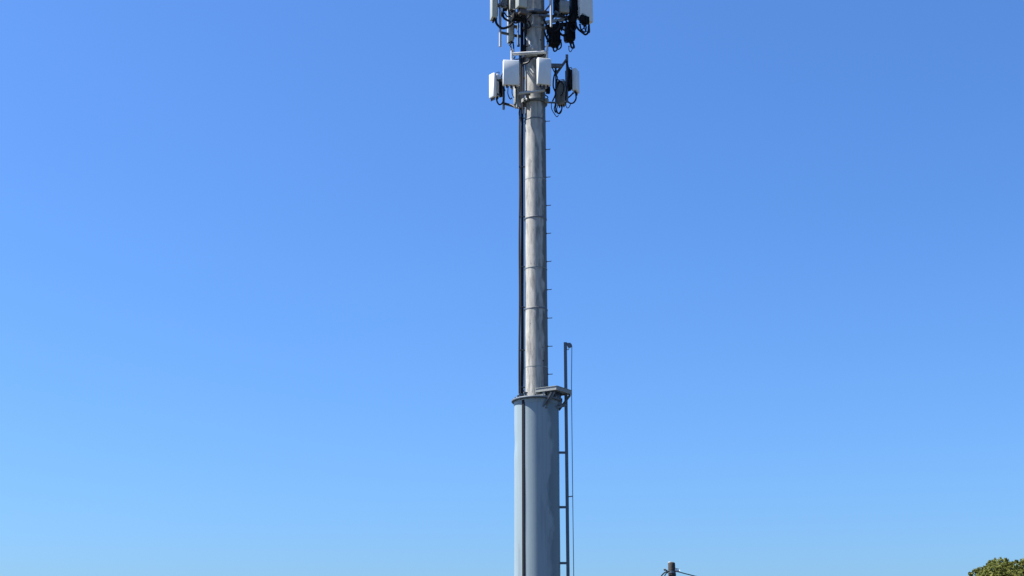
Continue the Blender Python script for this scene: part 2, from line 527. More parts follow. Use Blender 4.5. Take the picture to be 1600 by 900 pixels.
# ------------------------------------------------------------------ rest platform
Zp = tw(867.7, 602.4, -0.60).z
pn = Vector((AX + 0.432, D - 0.60, Zp))        # near corner, top of the rim
pa = pn + Vector((-0.455, 0.28, 0))            # left corner
pb = pn + Vector((0.355, 0.50, 0))             # right corner
pd = pa + (pb - pn)
plat = thing('rest_platform', (AX + 0.4, D - 0.2, Zp - 0.1), 'small square steel rest platform bracketed over the flange beside the pole', 'platform')
dn = Vector((0, 0, -1))
for (p, q) in ((pn, pa), (pn, pb), (pb, pd), (pa, pd)):
    d_ = (q - p).normalized()
    rim = MB()
    rim.beam(p + dn * 0.0475 , q + dn * 0.0475, 0.012, 0.095)
    rim.beam(p + dn * 0.006, q + dn * 0.006, 0.034, 0.0121)
    rim.beam(p + dn * 0.089, q + dn * 0.089, 0.030, 0.0122)
    rim.build('rim_channel', M['galv'], plat)
# deck of narrow bars
dk = MB()
nb = 14
for i in range(1, nb):
    f_ = i / nb
    dk.beam(pa.lerp(pd, f_) + dn * 0.03, pn.lerp(pb, f_) + dn * 0.03, 0.02, 0.026)
o = dk.build('grating', M['galv_dark'], plat); tag(o, kind='stuff')
for f_ in (0.12, 0.5, 0.88):
    MB().beam(pn.lerp(pa, f_) + dn * 0.075, pb.lerp(pd, f_) + dn * 0.075, 0.05, 0.05).build('joist', M['rail'], plat)
# struts back to the tube
def on_tube(px, py):
    p = tw(px, py, -0.45)
    dx = p.x - AX
    yy = D - math.sqrt(max(0.502 ** 2 - dx * dx, 0.0))
    return tw(px, py, yy - D)
for (a_, b2) in (((861.5, 613), (848.5, 635)), ((867.0, 612), (853.5, 633))):
    q = on_tube(*b2)
    MB().beam(tw(a_[0], a_[1], -0.52), q, 0.035, 0.035).build('strut', M['galv_dark'], plat)
MB().beam(tw(891.0, 617, -0.10), tw(873, 641, 0.02), 0.04, 0.04).build('strut', M['galv_dark'], plat)
MB().beam(tw(868.5, 637, -0.22), tw(884, 633, 0.03), 0.05, 0.06).build('outrigger', M['galv_dark'], plat)
MB().beam(on_tube(852, 637), tw(871, 634.5, -0.23), 0.03, 0.04).build('clamp_bar', M['galv_dark'], plat)
MB().beam(tw(849.5, 611, -0.40), tw(849.5, 621, -0.40), 0.05, 0.04).build('post', M['galv'], plat)
MB().beam(tw(857.0, 611, -0.36), tw(857.0, 622, -0.36), 0.05, 0.04).build('post', M['galv_dark'], plat)
MB().beam(tw(838, 618.5, -0.36), tw(852, 616.5, -0.42), 0.04, 0.035).build('foot_bar', M['galv'], plat)
wn = MB()
q = tw(869, 621, -0.15)
wn.tube([q + Vector((-0.07, -0.07, 0)), q + Vector((0.07, 0.03, 0))], 0.075, 14)
wn.build('winch_drum', M['rail'], plat)
wn = MB()
wn.box(q + Vector((0.03, 0.05, -0.09)), (0.17, 0.12, 0.16), 0.6)
wn.box(q + Vector((-0.08, -0.02, -0.05)), (0.05, 0.1, 0.2), 0.6)
wn.build('winch_frame', M['rail'], plat)
MB().tube([q + Vector((0.07, 0.03, 0.0)), q + Vector((0.13, 0.0, -0.03)), q + Vector((0.13, 0, -0.1))], 0.012, 6).build('winch_handle', M['rail'], plat)

# ------------------------------------------------------------------ antenna builders
G_UP = 'antennas of the upper cluster'
G_LO = 'antennas of the lower cluster'

def panel(c_top, c_bot_z, w, d, az, label, group, mm='radome', tilt=0.0, rad=0.03, ribs=True, conn=3, connm='rubber', cat='antenna'):
    """panel antenna, c_top: centre of its top end, az: where it faces (0 = camera, -90 = left)"""
    a = R(az)
    h = c_top.z - c_bot_z
    c = Vector((c_top.x, c_top.y, (c_top.z + c_bot_z) / 2))
    root = thing('panel_antenna', (c.x, c.y, c_bot_z), label, cat, group)
    fr = Vector((math.sin(a), -math.cos(a), 0))
    rt = Vector((math.cos(a), math.sin(a), 0))
    tl = R(tilt)
    MB().rbox(c, (w, d, h), a, tl, rad).build('radome', M[mm], root)
    bk = MB().box(c - fr * (d / 2 + 0.008), (w * 0.72, 0.02, h * 0.94), a, tl)
    bk.build('back_plate', M['galv_dark'], root)
    for f_ in (0.3, -0.3):
        q = c + Vector((0, 0, h * f_)) - fr * (d / 2 + 0.07)
        b_ = MB().box(q, (w * 0.35, 0.12, 0.05), a)
        b_.box(q - fr * 0.065, (w * 0.6, 0.03, 0.075), a)
        b_.build('bracket', M['galv_dark'], root)
    for k in range(conn):
        o_ = rt * ((k - (conn - 1) / 2) * w * 0.26)
        q = Vector((c.x, c.y, c_bot_z)) + o_
        MB().tube([q + Vector((0, 0, 0.01)), q + Vector((0, 0, -0.065))], 0.019, 8).build('connector', M[connm], root)
    return root

def radio(c, size, az, label, group, mm='rru', fins=6, cables=True):
    a = R(az)
    root = thing('radio_unit', c - Vector((0, 0, size[2] / 2)), label, 'radio unit', group)
    fr = Vector((math.sin(a), -math.cos(a), 0)); rt = Vector((math.cos(a), math.sin(a), 0))
    MB().rbox(c, size, a, 0, 0.015, 0.01, 2).build('casing', M[mm], root)
    for k in range(fins):
        q = c + rt * ((k - (fins - 1) / 2) * size[0] * 0.86 / max(fins - 1, 1)) + fr * (size[1] / 2 + 0.012)
        MB().box(q, (0.012, 0.03, size[2] * 0.86), a).build('fin', M[mm], root)
    hp = c + Vector((0, 0, size[2] / 2))
    MB().tube(spline([hp - rt * 0.07, hp - rt * 0.06 + Vector((0, 0, 0.05)), hp + rt * 0.06 + Vector((0, 0, 0.05)), hp + rt * 0.07], 4), 0.009, 6).build('handle', M['rru_dark'], root)
    for k in (-1, 0, 1):
        q = c - Vector((0, 0, size[2] / 2)) + rt * (k * size[0] * 0.28)
        MB().tube([q + Vector((0, 0, 0.01)), q - Vector((0, 0, 0.06))], 0.017, 8).build('connector', M['rubber'], root)
    return root

G_JUMP = 'jumper cables between antennas and radios'
def jumper(pts, r_, label, mm='rubber', group=G_JUMP):
    pts = spline([tw(*p) for p in pts], 7)
    c = thing('jumper_cable', pts[0], label, 'cable', group)
    MB().tube(pts, r_, 8).build('sheath', M[mm], c)
    pl = MB().tube([pts[0], pts[1]], r_ + 0.007, 8)
    pl.build('plug', M['rubber'], c)
    return c

# ------------------------------------------------------------------ lower cluster: frame
V_F = -0.62
lo = thing('antenna_mount', ax(hz(160)), 'galvanised pipe frame clamped to the pole behind the lower ring of antennas', 'antenna mount')
def collar(root, z, hgt=0.07, mm='galv_dark', ext=0.03):
    MB().lathe(ax(z), [(rp(z) - 0.01, -hgt / 2), (rp(z) + ext, -hgt / 2), (rp(z) + ext + 0.004, -hgt / 2 + 0.005), (rp(z) + ext + 0.004, hgt / 2 - 0.005), (rp(z) + ext, hgt / 2), (rp(z) - 0.01, hgt / 2)], 48).build('collar', M[mm], root)
    for a in (-150, -30, 90):
        d_ = Vector((math.cos(R(a)), math.sin(R(a)), 0))
        q = ax(z) + d_ * (rp(z) + ext + 0.02)
        b_ = MB().box(q, (0.07, 0.10, hgt * 1.1), R(a))
        b_.tube([q + Vector((-d_.y, d_.x, 0)) * 0.08, q - Vector((-d_.y, d_.x, 0)) * 0.08], 0.012, 6)
        b_.build('clamp', M['galv'], root)
z_c1, z_c2 = hz(92), hz(161.5)
collar(lo, z_c1, 0.075)
collar(lo, z_c2, 0.08, 'galv_dark', 0.045)
def pipe(root, p, q, r_, mm='galv', name='pipe'):
    return MB().tube([p, q], r_, 10).build(name, M[mm], root)
# front tie bars
pipe(lo, tw(800, 84.5, -0.52), tw(853, 81.5, -0.52), 0.040, 'galv_bright', 'tie_bar')
pipe(lo, tw(811, 146, -0.50), tw(851, 141.5, -0.50), 0.033, 'galv_bright', 'tie_bar')
MB().box(tw(831, 83.6, -0.47), (0.26, 0.10, 0.13)).build('clamp_plate', M['galv'], lo)
MB().box(tw(845, 87.5, -0.42), (0.26, 0.06, 0.06)).build('clamp_plate', M['galv_dark'], lo)
MB().box(tw(824, 145.5, -0.45), (0.15, 0.09, 0.09)).build('clamp_plate', M['galv_dark'], lo)
# arms to the pole
for (a_, b_) in (((826, 85, -0.48), (828, 92, -0.2)), ((843, 84, -0.48), (846, 92, -0.2)), ((824, 146, -0.46), (826, 158, -0.2)), ((846, 143, -0.46), (846, 156, -0.2))):
    MB().beam(tw(*a_), tw(*b_), 0.05, 0.06).build('arm', M['galv_dark'], lo)
# uprights
pipe(lo, tw(799.8, 79.5, -0.52), tw(799.8, 139, -0.52), 0.034, 'galv_bright', 'upright')
pipe(lo, tw(855.0, 70, -0.48), tw(853.0, 138, -0.48), 0.026, 'galv_bright', 'upright')
pipe(lo, tw(787.0, 111, 0.34), tw(787.0, 171, 0.34), 0.030, 'galv', 'upright')
pipe(lo, tw(886.0, 86, 0.05), tw(886.0, 160, 0.05), 0.030, 'galv_dark', 'upright')
pipe(lo, tw(868.5, 100, 0.25), tw(868.5, 166, 0.25), 0.022, 'galv_dark', 'upright')
pipe(lo, tw(808.0, 132, -0.35), tw(808.0, 168, -0.35), 0.030, 'galv', 'upright')
# left and right outriggers
for (a_, b_, w_) in (((787, 161.5, 0.34), (818, 170.5, 0.08), 0.055), ((787, 118, 0.34), (820, 122, 0.08), 0.05),
                     ((851, 102.5, 0.0), (878, 103, 0.05), 0.085), ((868, 117, 0.20), (886, 92, 0.05), 0.045),
                     ((850, 160, 0.05), (872, 160.5, 0.2), 0.035), ((886, 104, 0.05), (891, 112, 0.10), 0.05),
                     ((868, 104, 0.2), (868.5, 118, 0.24), 0.05)):
    MB().beam(tw(*a_), tw(*b_), w_, w_).build('outrigger', M['galv_dark'], lo)
MB().box(tw(885.6, 88, 0.05), (0.06, 0.06, 0.08)).build('pipe_cap', M['galv_dark'], lo)
MB().beam(tw(804, 168.5, -0.12), tw(813, 165, -0.12), 0.04, 0.045).build('outrigger', M['galv_bright'], lo)

# lower cluster: panels
p = tw(798.5, 95.5, V_F)
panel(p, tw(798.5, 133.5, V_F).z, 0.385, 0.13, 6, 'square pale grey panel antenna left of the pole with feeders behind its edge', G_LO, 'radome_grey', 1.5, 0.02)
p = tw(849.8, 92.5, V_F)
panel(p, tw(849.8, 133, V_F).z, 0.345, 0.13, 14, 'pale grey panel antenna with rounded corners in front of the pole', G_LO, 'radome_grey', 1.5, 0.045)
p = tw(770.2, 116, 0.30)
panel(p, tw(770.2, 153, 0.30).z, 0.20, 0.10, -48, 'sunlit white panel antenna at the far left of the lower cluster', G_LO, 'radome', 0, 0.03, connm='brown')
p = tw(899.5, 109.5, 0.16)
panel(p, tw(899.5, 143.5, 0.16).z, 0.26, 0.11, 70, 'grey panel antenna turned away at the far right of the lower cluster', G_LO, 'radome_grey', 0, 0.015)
# radios behind the panels
radio(tw(776.8, 134, 0.42), (0.10, 0.10, 0.60), -48, 'slim white radio tucked behind the far left lower panel', 'radio units of the lower cluster', 'radome', 2)
radio(tw(782.5, 136, 0.45), (0.11, 0.10, 0.42), -30, 'dark radio between the far left lower panel and the square panel', 'radio units of the lower cluster', 'rru_dark', 3)
radio(tw(807.0, 148, -0.30), (0.12, 0.12, 0.52), 20, 'narrow grey radio hanging under the square lower panel', 'radio units of the lower cluster', 'rru', 4)
radio(tw(877.5, 146, 0.30), (0.20, 0.16, 0.62), -20, 'grey finned radio low on the right between the pole and the far right panel', 'radio units of the lower cluster', 'rru', 6)
radio(tw(889.5, 124, 0.10), (0.12, 0.12, 0.50), -40, 'dark radio bolted behind the far right lower panel', 'radio units of the lower cluster', 'rru_dark', 4)
radio(tw(855.5, 137, -0.30), (0.10, 0.10, 0.20), 10, 'small dark box peeping out below the rounded panel', 'radio units of the lower cluster', 'rru_dark', 3)

# lower cluster: cables
J = [
 ([(777, 151, 0.32), (776.5, 158, 0.3), (780.5, 163.5, 0.3), (785.5, 160, 0.3), (787.5, 150, 0.3), (786.5, 136, 0.3)], 0.020, 'black cable loop hanging under the far left lower panel'),
 ([(789, 162, 0.29), (798, 163.5, 0.2), (806, 168, 0.08), (813, 170, -0.08)], 0.018, 'black cable running along the lower left outrigger to the feeders'),
 ([(794, 134, -0.5), (793.5, 146, -0.5), (797, 154.5, -0.5), (800, 153, -0.5)], 0.013, 'thin black cable drooping below the square lower panel'),
 ([(801, 134, -0.45), (800, 145, -0.42), (803, 153, -0.4)], 0.010, 'short grey cable below the square lower panel', 'rubber_grey'),
 ([(787, 112, 0.3), (783, 120, 0.32), (785, 130, 0.3), (789, 142, 0.3)], 0.016, 'black cable beside the left upright behind the square panel'),
 ([(805, 88.5, -0.5), (803, 92, -0.5), (809, 92.5, -0.4), (814, 91, -0.25)], 0.012, 'short black cable looping above the square lower panel'),
 ([(818, 100, -0.3), (826, 97, -0.38), (830, 91, -0.42), (836, 88, -0.44)], 0.022, 'thick black cable curving across the pole above the rounded panel'),
 ([(836, 87.5, -0.44), (846, 87.5, -0.44), (850.5, 84, -0.44)], 0.022, 'black cable lying under the upper tie bar in front of the pole'),
 ([(896, 145, 0.14), (891, 150, 0.14), (886, 155, 0.12), (890, 161, 0.12), (896, 160.5, 0.14), (900, 154, 0.15), (899.5, 145, 0.16)], 0.019, 'thick black cable loop below the far right lower panel'),
 ([(883, 160, 0.1), (885, 167, 0.1), (888, 168.5, 0.1), (891.5, 163, 0.12)], 0.010, 'thin black cable loop under the right upright'),
 ([(861.5, 160, 0.15), (862, 170, 0.15), (866, 177.5, 0.15), (870, 182.5, 0.15), (872.5, 180, 0.18)], 0.010, 'thin cable drooping lowest under the right radios', 'rubber_grey'),
 ([(877.5, 165, 0.24), (877.5, 171, 0.22), (873, 177, 0.2), (869, 174, 0.2), (868, 166, 0.2)], 0.016, 'black cable loop below the grey finned radio'),
 ([(869.5, 110, 0.2), (865.5, 120, 0.2), (864.5, 135, 0.2), (868, 146, 0.2), (863.5, 158, 0.15)], 0.018, 'black cable falling beside the inner right upright'),
 ([(868, 124, 0.2), (874, 126, 0.2), (871, 133, 0.2), (867, 143, 0.2)], 0.018, 'black cable bent over behind the grey finned radio'),
 ([(885.5, 95, 0.0), (888, 110, 0.02), (887, 130, 0.02), (884.5, 146, 0.02), (884, 157, 0.05)], 0.022, 'thick black cable strapped down the far right upright'),
 ([(850, 133, -0.3), (853, 140, -0.28), (858, 146, -0.2), (859, 138, -0.2)], 0.016, 'black cable loop just below the rounded panel'),
 ([(812.5, 168, -0.1), (811, 178, -0.1), (813.5, 186, -0.1), (815, 196, -0.12)], 0.012, 'black cable bowing out beside the feeders under the lower cluster'),
 ([(851, 148, 0.0), (856, 152, 0.0), (853, 158, 0.02), (851, 166, 0.03)], 0.014, 'short black cable at the right edge of the pole by the lower collar'),
 ([(868, 162, 0.2), (866, 170, 0.2), (868, 176, 0.2)], 0.013, 'short black cable hanging straight under the inner right upright'),
]
for j in J: jumper(*j)

# ------------------------------------------------------------------ upper cluster: frame
up = thing('antenna_mount', ax(hz(20)), 'galvanised frame clamped round the pole behind the upper ring of antennas', 'antenna mount')
z_u1, z_u2 = hz(24), hz(24) + 1.9
collar(up, z_u1, 0.08, 'rail', 0.04)
collar(up, hz(48), 0.05, 'galv', 0.012)
collar(up, z_u2, 0.09, 'galv_dark', 0.05)
zt_ = z_u2 + 0.25
def upr(px, py, v, r_, mm):
    q = tw(px, py, v)
    return MB().tube([q, Vector((q.x, q.y, zt_))], r_, 10).build('upright', M[mm], up)
upr(781.5, 73, -0.05, 0.030, 'galv_bright')
upr(861.2, 42, -0.45, 0.028, 'galv_bright')
upr(809.5, 71, -0.30, 0.022, 'rail')
upr(892.0, 40, 0.15, 0.035, 'rail')
upr(797.5, 70, 0.05, 0.022, 'galv')
for (a_, b_, w_, mm) in (((781, 50.5, -0.05), (813, 57.5, 0.1), 0.05, 'galv_dark'), ((782, 4, -0.05), (822, 14, -0.1), 0.05, 'galv_dark'),
                         ((845, 36, -0.25), (884, 30, 0.05), 0.065, 'galv'), ((843, 24, -0.25), (892, 27, 0.12), 0.05, 'rail'),
                         ((853, 42, -0.15), (900, 36, 0.15), 0.075, 'rru_dark'), ((867, 18, -0.2), (890, 31, 0.1), 0.05, 'rail'),
                         ((812, 24, -0.4), (826, 19, -0.25), 0.045, 'rail'), ((829, 20.5, -0.34), (858, 19.0, -0.40), 0.045, 'rru_dark'),
                         ((820, 16, -0.42), (834, 14.5, -0.36), 0.04, 'galv_bright')):
    MB().beam(tw(*a_), tw(*b_), w_, w_).build('arm', M[mm], up)
for z in (z_u2,):
    for (px, v) in ((781.5, -0.05), (861.2, -0.45), (809.5, -0.3), (892, 0.15)):
        q = tw(px, 20, v)
        MB().beam(Vector((q.x, q.y, z)), ax(z), 0.05, 0.05).build('arm', M['galv_dark'], up)
# bar added in place of a diagonal streak of sunlight between shadows
MB().beam(tw(822.5, 58, -0.24), tw(833, 76, -0.42), 0.03, 0.045).build('streak_bar', M['galv_bright'], up)
MB().beam(tw(826, 103, -0.33), tw(834, 114, -0.4), 0.03, 0.03).build('streak_bar', M['galv'], lo)

# upper cluster: antennas (their tops rise above the picture)
def tall(px, py, v, hgt, *a, **k):
    q = tw(px, py, v)
    return panel(Vector((q.x, q.y, q.z + hgt)), q.z, *a, **k)
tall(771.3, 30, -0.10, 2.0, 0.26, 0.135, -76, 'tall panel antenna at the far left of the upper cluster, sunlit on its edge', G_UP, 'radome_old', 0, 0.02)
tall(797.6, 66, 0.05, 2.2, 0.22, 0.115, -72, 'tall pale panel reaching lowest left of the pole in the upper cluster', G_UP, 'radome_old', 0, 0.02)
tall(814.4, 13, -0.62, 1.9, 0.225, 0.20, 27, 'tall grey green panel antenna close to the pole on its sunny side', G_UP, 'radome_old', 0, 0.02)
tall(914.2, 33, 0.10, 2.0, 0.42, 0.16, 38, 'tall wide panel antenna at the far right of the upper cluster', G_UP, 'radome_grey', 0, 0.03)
# radios
U = 'radio units of the upper cluster'
radio(tw(866.0, 57, 0.0), (0.235, 0.22, 0.50), 22, 'black radio hanging lowest just right of the pole', U, 'rru_dark', 6)
radio(tw(890.0, 51, 0.12), (0.20, 0.20, 0.46), 28, 'black radio hanging beside the far right upright in the upper cluster', U, 'rru_dark', 6)
radio(tw(881.3, 12, -0.10), (0.23, 0.16, 0.32), 12, 'small grey green radio box between the black radios above', U, 'rru', 0)
radio(tw(896.5, 12, 0.05), (0.15, 0.16, 0.62), 10, 'black upright radio between the grey green box and far right panel', U, 'rru_dark', 4)
radio(tw(870.0, 8, 0.05), (0.16, 0.18, 0.40), 10, 'black radio beside the light pipe right of the pole at the top', U, 'rru_dark', 4)
radio(tw(912.5, 31, -0.02), (0.22, 0.12, 0.20), 38, 'black junction box under the far right upper panel', U, 'rru_dark', 3)
radio(tw(789.5, 2, 0.0), (0.12, 0.14, 0.42), -20, 'grey radio behind the far left upper panel', U, 'rru', 4)
radio(tw(800.5, 6, -0.25), (0.15, 0.14, 0.36), 10, 'grey radio beside the sunny side panel at the top', U, 'rru', 4)
radio(tw(807.5, 27, -0.42), (0.22, 0.16, 0.16), 15, 'black junction box under the grey green panel left of the pole', U, 'rru_dark', 4)
radio(tw(816.5, 19, -0.58), (0.19, 0.14, 0.13), 27, 'dark brown connector box directly beneath the grey green panel', U, 'brown', 0)
radio(tw(810.0, 63.5, -0.2), (0.055, 0.055, 0.20), 0, 'small dark canister left of the feeders beside the lowest upper panel', U, 'rail', 0)

J = [
 ([(774.5, 28, -0.10), (776, 37, -0.12), (784, 44, -0.15), (793, 42.5, -0.2), (801, 37, -0.3)], 0.030, 'thick black cable sweeping under the far left upper panel'),
 ([(780, 9, 0.0), (784, 23, -0.02), (790, 30, -0.1), (796.5, 34, -0.15), (797, 41, -0.2)], 0.027, 'thick black cable crossing in front of the left upright'),
 ([(784, -6, 0.0), (786.5, 8, 0.0), (786, 20, 0.0), (788, 30, -0.05)], 0.020, 'black cable dropping between the left upright and the tall panel'),
 ([(796.5, 4, -0.2), (795, 16, -0.2), (797.5, 24, -0.22), (803, 28, -0.3)], 0.016, 'black cable behind the tall pale panel at top left'),
 ([(799, 17, -0.3), (804, 15, -0.4), (806, 22, -0.4)], 0.014, 'short black cable arched over the left junction box'),
 ([(796, 66, 0.05), (798, 72, 0.05), (799, 79, -0.3)], 0.018, 'black cable leaving the bottom of the lowest upper panel'),
 ([(801.5, 66, 0.05), (802.5, 73, 0.0), (802.5, 81, -0.35), (804, 86, -0.5)], 0.018, 'second black cable from the lowest upper panel to the tie bar'),
 ([(813, 22, -0.5), (818, 30, -0.35), (821, 40, -0.25), (822, 52, -0.22)], 0.030, 'thick black cable curving down to the pole beneath the grey green panel'),
 ([(834, 19, -0.35), (828, 24, -0.36), (823, 31, -0.34), (821.5, 40, -0.3)], 0.016, 'black cable bending off the collar onto the pole'),
 ([(830, 24, -0.35), (833, 27, -0.36), (832, 36, -0.36), (829, 38, -0.34)], 0.012, 'pale cable hooked below the upper collar', 'galv_bright'),
 ([(826, 33, -0.33), (829, 40, -0.34), (825, 44, -0.33), (823, 38, -0.33)], 0.02, 'dark cable coil against the sunny side of the pole'),
 ([(822, 73, -0.28), (828, 71, -0.34), (832, 74, -0.42)], 0.010, 'thin black cable by the bright diagonal streak bar'),
 ([(862, 64, 0.0), (858, 66, 0.0), (853.5, 58, 0.0), (851, 50, -0.05)], 0.022, 'black cable looping off the lowest black radio towards the pole'),
 ([(864, 74, 0.0), (866, 80, 0.0), (870, 78, 0.0), (872, 72, 0.0)], 0.020, 'short black cable loop at the bottom of the lowest black radio'),
 ([(855, 64, 0.0), (856, 76, 0.0), (855.5, 88, -0.2), (856.5, 94, -0.3)], 0.012, 'thin dark cable dropping from the radios to the rounded panel', 'rubber_grey'),
 ([(889, 72, 0.1), (889, 78, 0.1), (891.5, 81, 0.1), (894.5, 76, 0.1), (896, 70, 0.1)], 0.010, 'thin cable loop hanging under the black radio on the right', 'rubber_grey'),
 ([(881, 57, 0.1), (881.5, 63, 0.1), (884, 67, 0.1), (888, 65, 0.1)], 0.011, 'thin cable loop left of the black radio on the right', 'rubber_grey'),
 ([(895, 66, 0.1), (897, 74, 0.1), (893, 74, 0.1), (891, 66, 0.1)], 0.024, 'thick black cable end under the black radio on the right'),
 ([(875, 52, 0.05), (879, 55, 0.05), (884, 54, 0.08)], 0.03, 'thick black cable bridging the two hanging black radios'),
 ([(899, 37, 0.0), (903, 45, 0.0), (910, 51, 0.0), (915, 54, 0.0), (919, 50, 0.0), (920, 40, 0.0)], 0.026, 'thick black cable loop below the far right upper panel'),
 ([(906, 38, 0.0), (908, 46, 0.0), (914, 50, 0.0), (916, 42, 0.0)], 0.020, 'inner black cable loop below the far right upper panel'),
 ([(911, 37, 0.0), (914, 46, 0.0), (921, 51, 0.0), (921, 38, 0.02)], 0.012, 'thin grey cable loop under the black junction box on the right', 'rubber_grey'),
 ([(857, -6, -0.3), (859.5, 5, -0.35), (856, 12, -0.3), (851, 17, -0.25)], 0.016, 'black cable curling between the pole and the light pipe at the top'),
 ([(877, -4, 0.1), (883, 6, 0.0), (889, 12, -0.02), (891, 22, 0.0), (897, 34, 0.02)], 0.036, 'thick black cable bundle slanting down past the grey green box'),
 ([(866, 4, 0.0), (872, 12, -0.05), (872, 20, -0.05), (866, 24, -0.1), (862, 30, -0.1)], 0.034, 'thick black cable bundle left of the grey green box'),
 ([(902, 10, 0.0), (904.5, 20, 0.0), (901, 27, 0.0), (899, 36, 0.02)], 0.022, 'black cable down the inner edge of the far right upper panel'),
 ([(850, 30, -0.3), (853, 38, -0.28), (856, 45, -0.2), (862, 48, -0.1)], 0.022, 'black cable running from the pole to the lowest black radio'),
]
J += [
 ([(868, 30, -0.05), (874, 38, -0.1), (871, 46, -0.12), (862, 50, -0.12), (857, 44, -0.12), (860, 37, -0.1)], 0.026, 'black cable coil tied in front of the lowest black radio'),
 ([(884, 30, 0.0), (886, 40, -0.02), (882, 47, -0.02), (878, 42, -0.02), (879, 34, 0.0)], 0.024, 'black cable coil between the two hanging black radios'),
 ([(893, 28, 0.0), (899, 33, -0.02), (900, 42, -0.02), (896, 49, -0.02), (891, 44, -0.02)], 0.024, 'black cable coil at the top of the black radio on the right'),
 ([(876, 62, 0.0), (877, 72, 0.0), (873, 77, 0.0), (869, 75, 0.0)], 0.018, 'black cable bent round the right foot of the lowest black radio'),
 ([(858, 50, -0.1), (855, 57, -0.12), (857, 62, -0.12), (862, 60, -0.12)], 0.016, 'short black cable loop on the left face of the lowest black radio'),
 ([(903, 26, -0.05), (906, 33, -0.08), (912, 39, -0.08), (919, 37, -0.06)], 0.018, 'black cable draped over the black junction box on the right'),
 ([(915, 38, 0.0), (912, 44, -0.02), (906, 47, -0.02), (902, 42, 0.0), (898, 40, 0.0)], 0.015, 'black cable curling back from the far right upper panel to its radio'),
 ([(874, 22, -0.12), (880, 27, -0.12), (888, 25, -0.1), (893, 19, -0.05)], 0.015, 'black cable sagging below the small grey green box'),
 ([(788, 20, -0.02), (793, 26, -0.1), (800, 25, -0.2), (806, 30, -0.3), (813, 32, -0.3)], 0.017, 'black cable sagging from the left upright to the left junction box'),
 ([(800, 32, -0.35), (806, 36, -0.4), (812, 33, -0.4), (818, 36, -0.36)], 0.020, 'black cable hanging under the left junction box'),
 ([(876, 127, 0.15), (881, 133, 0.12), (880, 143, 0.12), (876, 150, 0.14)], 0.012, 'thin black cable across the grey finned radio'),
 ([(890, 110, 0.02), (893, 117, 0.0), (890, 126, 0.0), (892, 136, 0.02)], 0.014, 'black cable wavering behind the far right lower panel'),
 ([(872, 164, 0.24), (870, 171, 0.22), (873, 178, 0.2), (877, 175, 0.2), (879, 166, 0.22)], 0.010, 'thin black cable loop beneath the grey finned radio', 'rubber_grey'),
 ([(862, 104, 0.1), (866, 112, 0.12), (871, 121, 0.15), (869, 130, 0.18)], 0.014, 'black cable dropping from the upper right outrigger'),
]
for j in J: jumper(*j)
radio(tw(894.0, 30, 0.02), (0.16, 0.14, 0.20), -20, 'black splitter box above the black radio on the right', U, 'rru_dark', 0)
radio(tw(858.5, 46, -0.1), (0.12, 0.12, 0.22), 30, 'small black box on the pole side of the lowest black radio', U, 'rru_dark', 2)
radio(tw(874.0, 41, 0.0), (0.20, 0.14, 0.14), 5, 'black splitter box bridging the arms between the hanging radios', U, 'rru_dark', 0)
MB().box(tw(906.0, 19, -0.05), (0.035, 0.05, 0.26), R(-40)).build('bracket_plate', M['galv_bright'], up)

# ------------------------------------------------------------------ utility pole and wires
YU = 50.0
pt = at(1049.2, 879.2, YU)
upole = thing('utility_pole', (pt.x, pt.y, 0), 'dark timber utility pole top poking into the bottom of the view', 'utility pole')
prof = [(0.0, 0.0), (0.17, 0.0), (0.15, 2.0), (0.137, pt.z - 0.35), (0.131, pt.z - 0.03), (0.122, pt.z), (0.05, pt.z + 0.025), (0.0, pt.z + 0.03)]
MB().lathe((pt.x, pt.y, 0), prof, 20).build('shaft', M['wood'], upole)
MB().box((pt.x - 0.06, pt.y - 0.02, pt.z + 0.012), (0.09, 0.12, 0.03), 0.4, 0.2).build('cap', M['galv_bright'], upole)
zb = at(1049, 893.5, YU).z
MB().lathe((pt.x, pt.y, zb), [(0.13, -0.05), (0.145, -0.05), (0.145, 0.03), (0.13, 0.03)], 20).build('strap', M['rail'], upole)
MB().beam(at(1043, 892, YU - 0.12), at(1038, 890, YU - 0.12), 0.05, 0.05).build('hook_bolt', M['galv_dark'], upole)
MB().tube([at(1037, 890.2, YU - 0.12), at(1040, 889.6, YU - 0.12)], 0.045, 10).build('insulator', M['galv_dark'], upole)
ins = MB().tube([at(1054.5, 891.5, YU - 0.05), at(1057, 891, YU - 0.05), at(1058.5, 891.6, YU - 0.05), at(1062, 892.6, YU - 0.05)], [0.03, 0.055, 0.04, 0.05], 10)
ins.build('insulator', M['ceramic'], upole)
MB().tube([at(1054, 888, YU), at(1061.5, 889, YU)], 0.012, 6).build('pin', M['galv'], upole)
MB().beam(at(1055, 896, YU - 0.06), at(1055, 906, YU - 0.06), 0.06, 0.06).build('cable_cleat', M['rail'], upole)

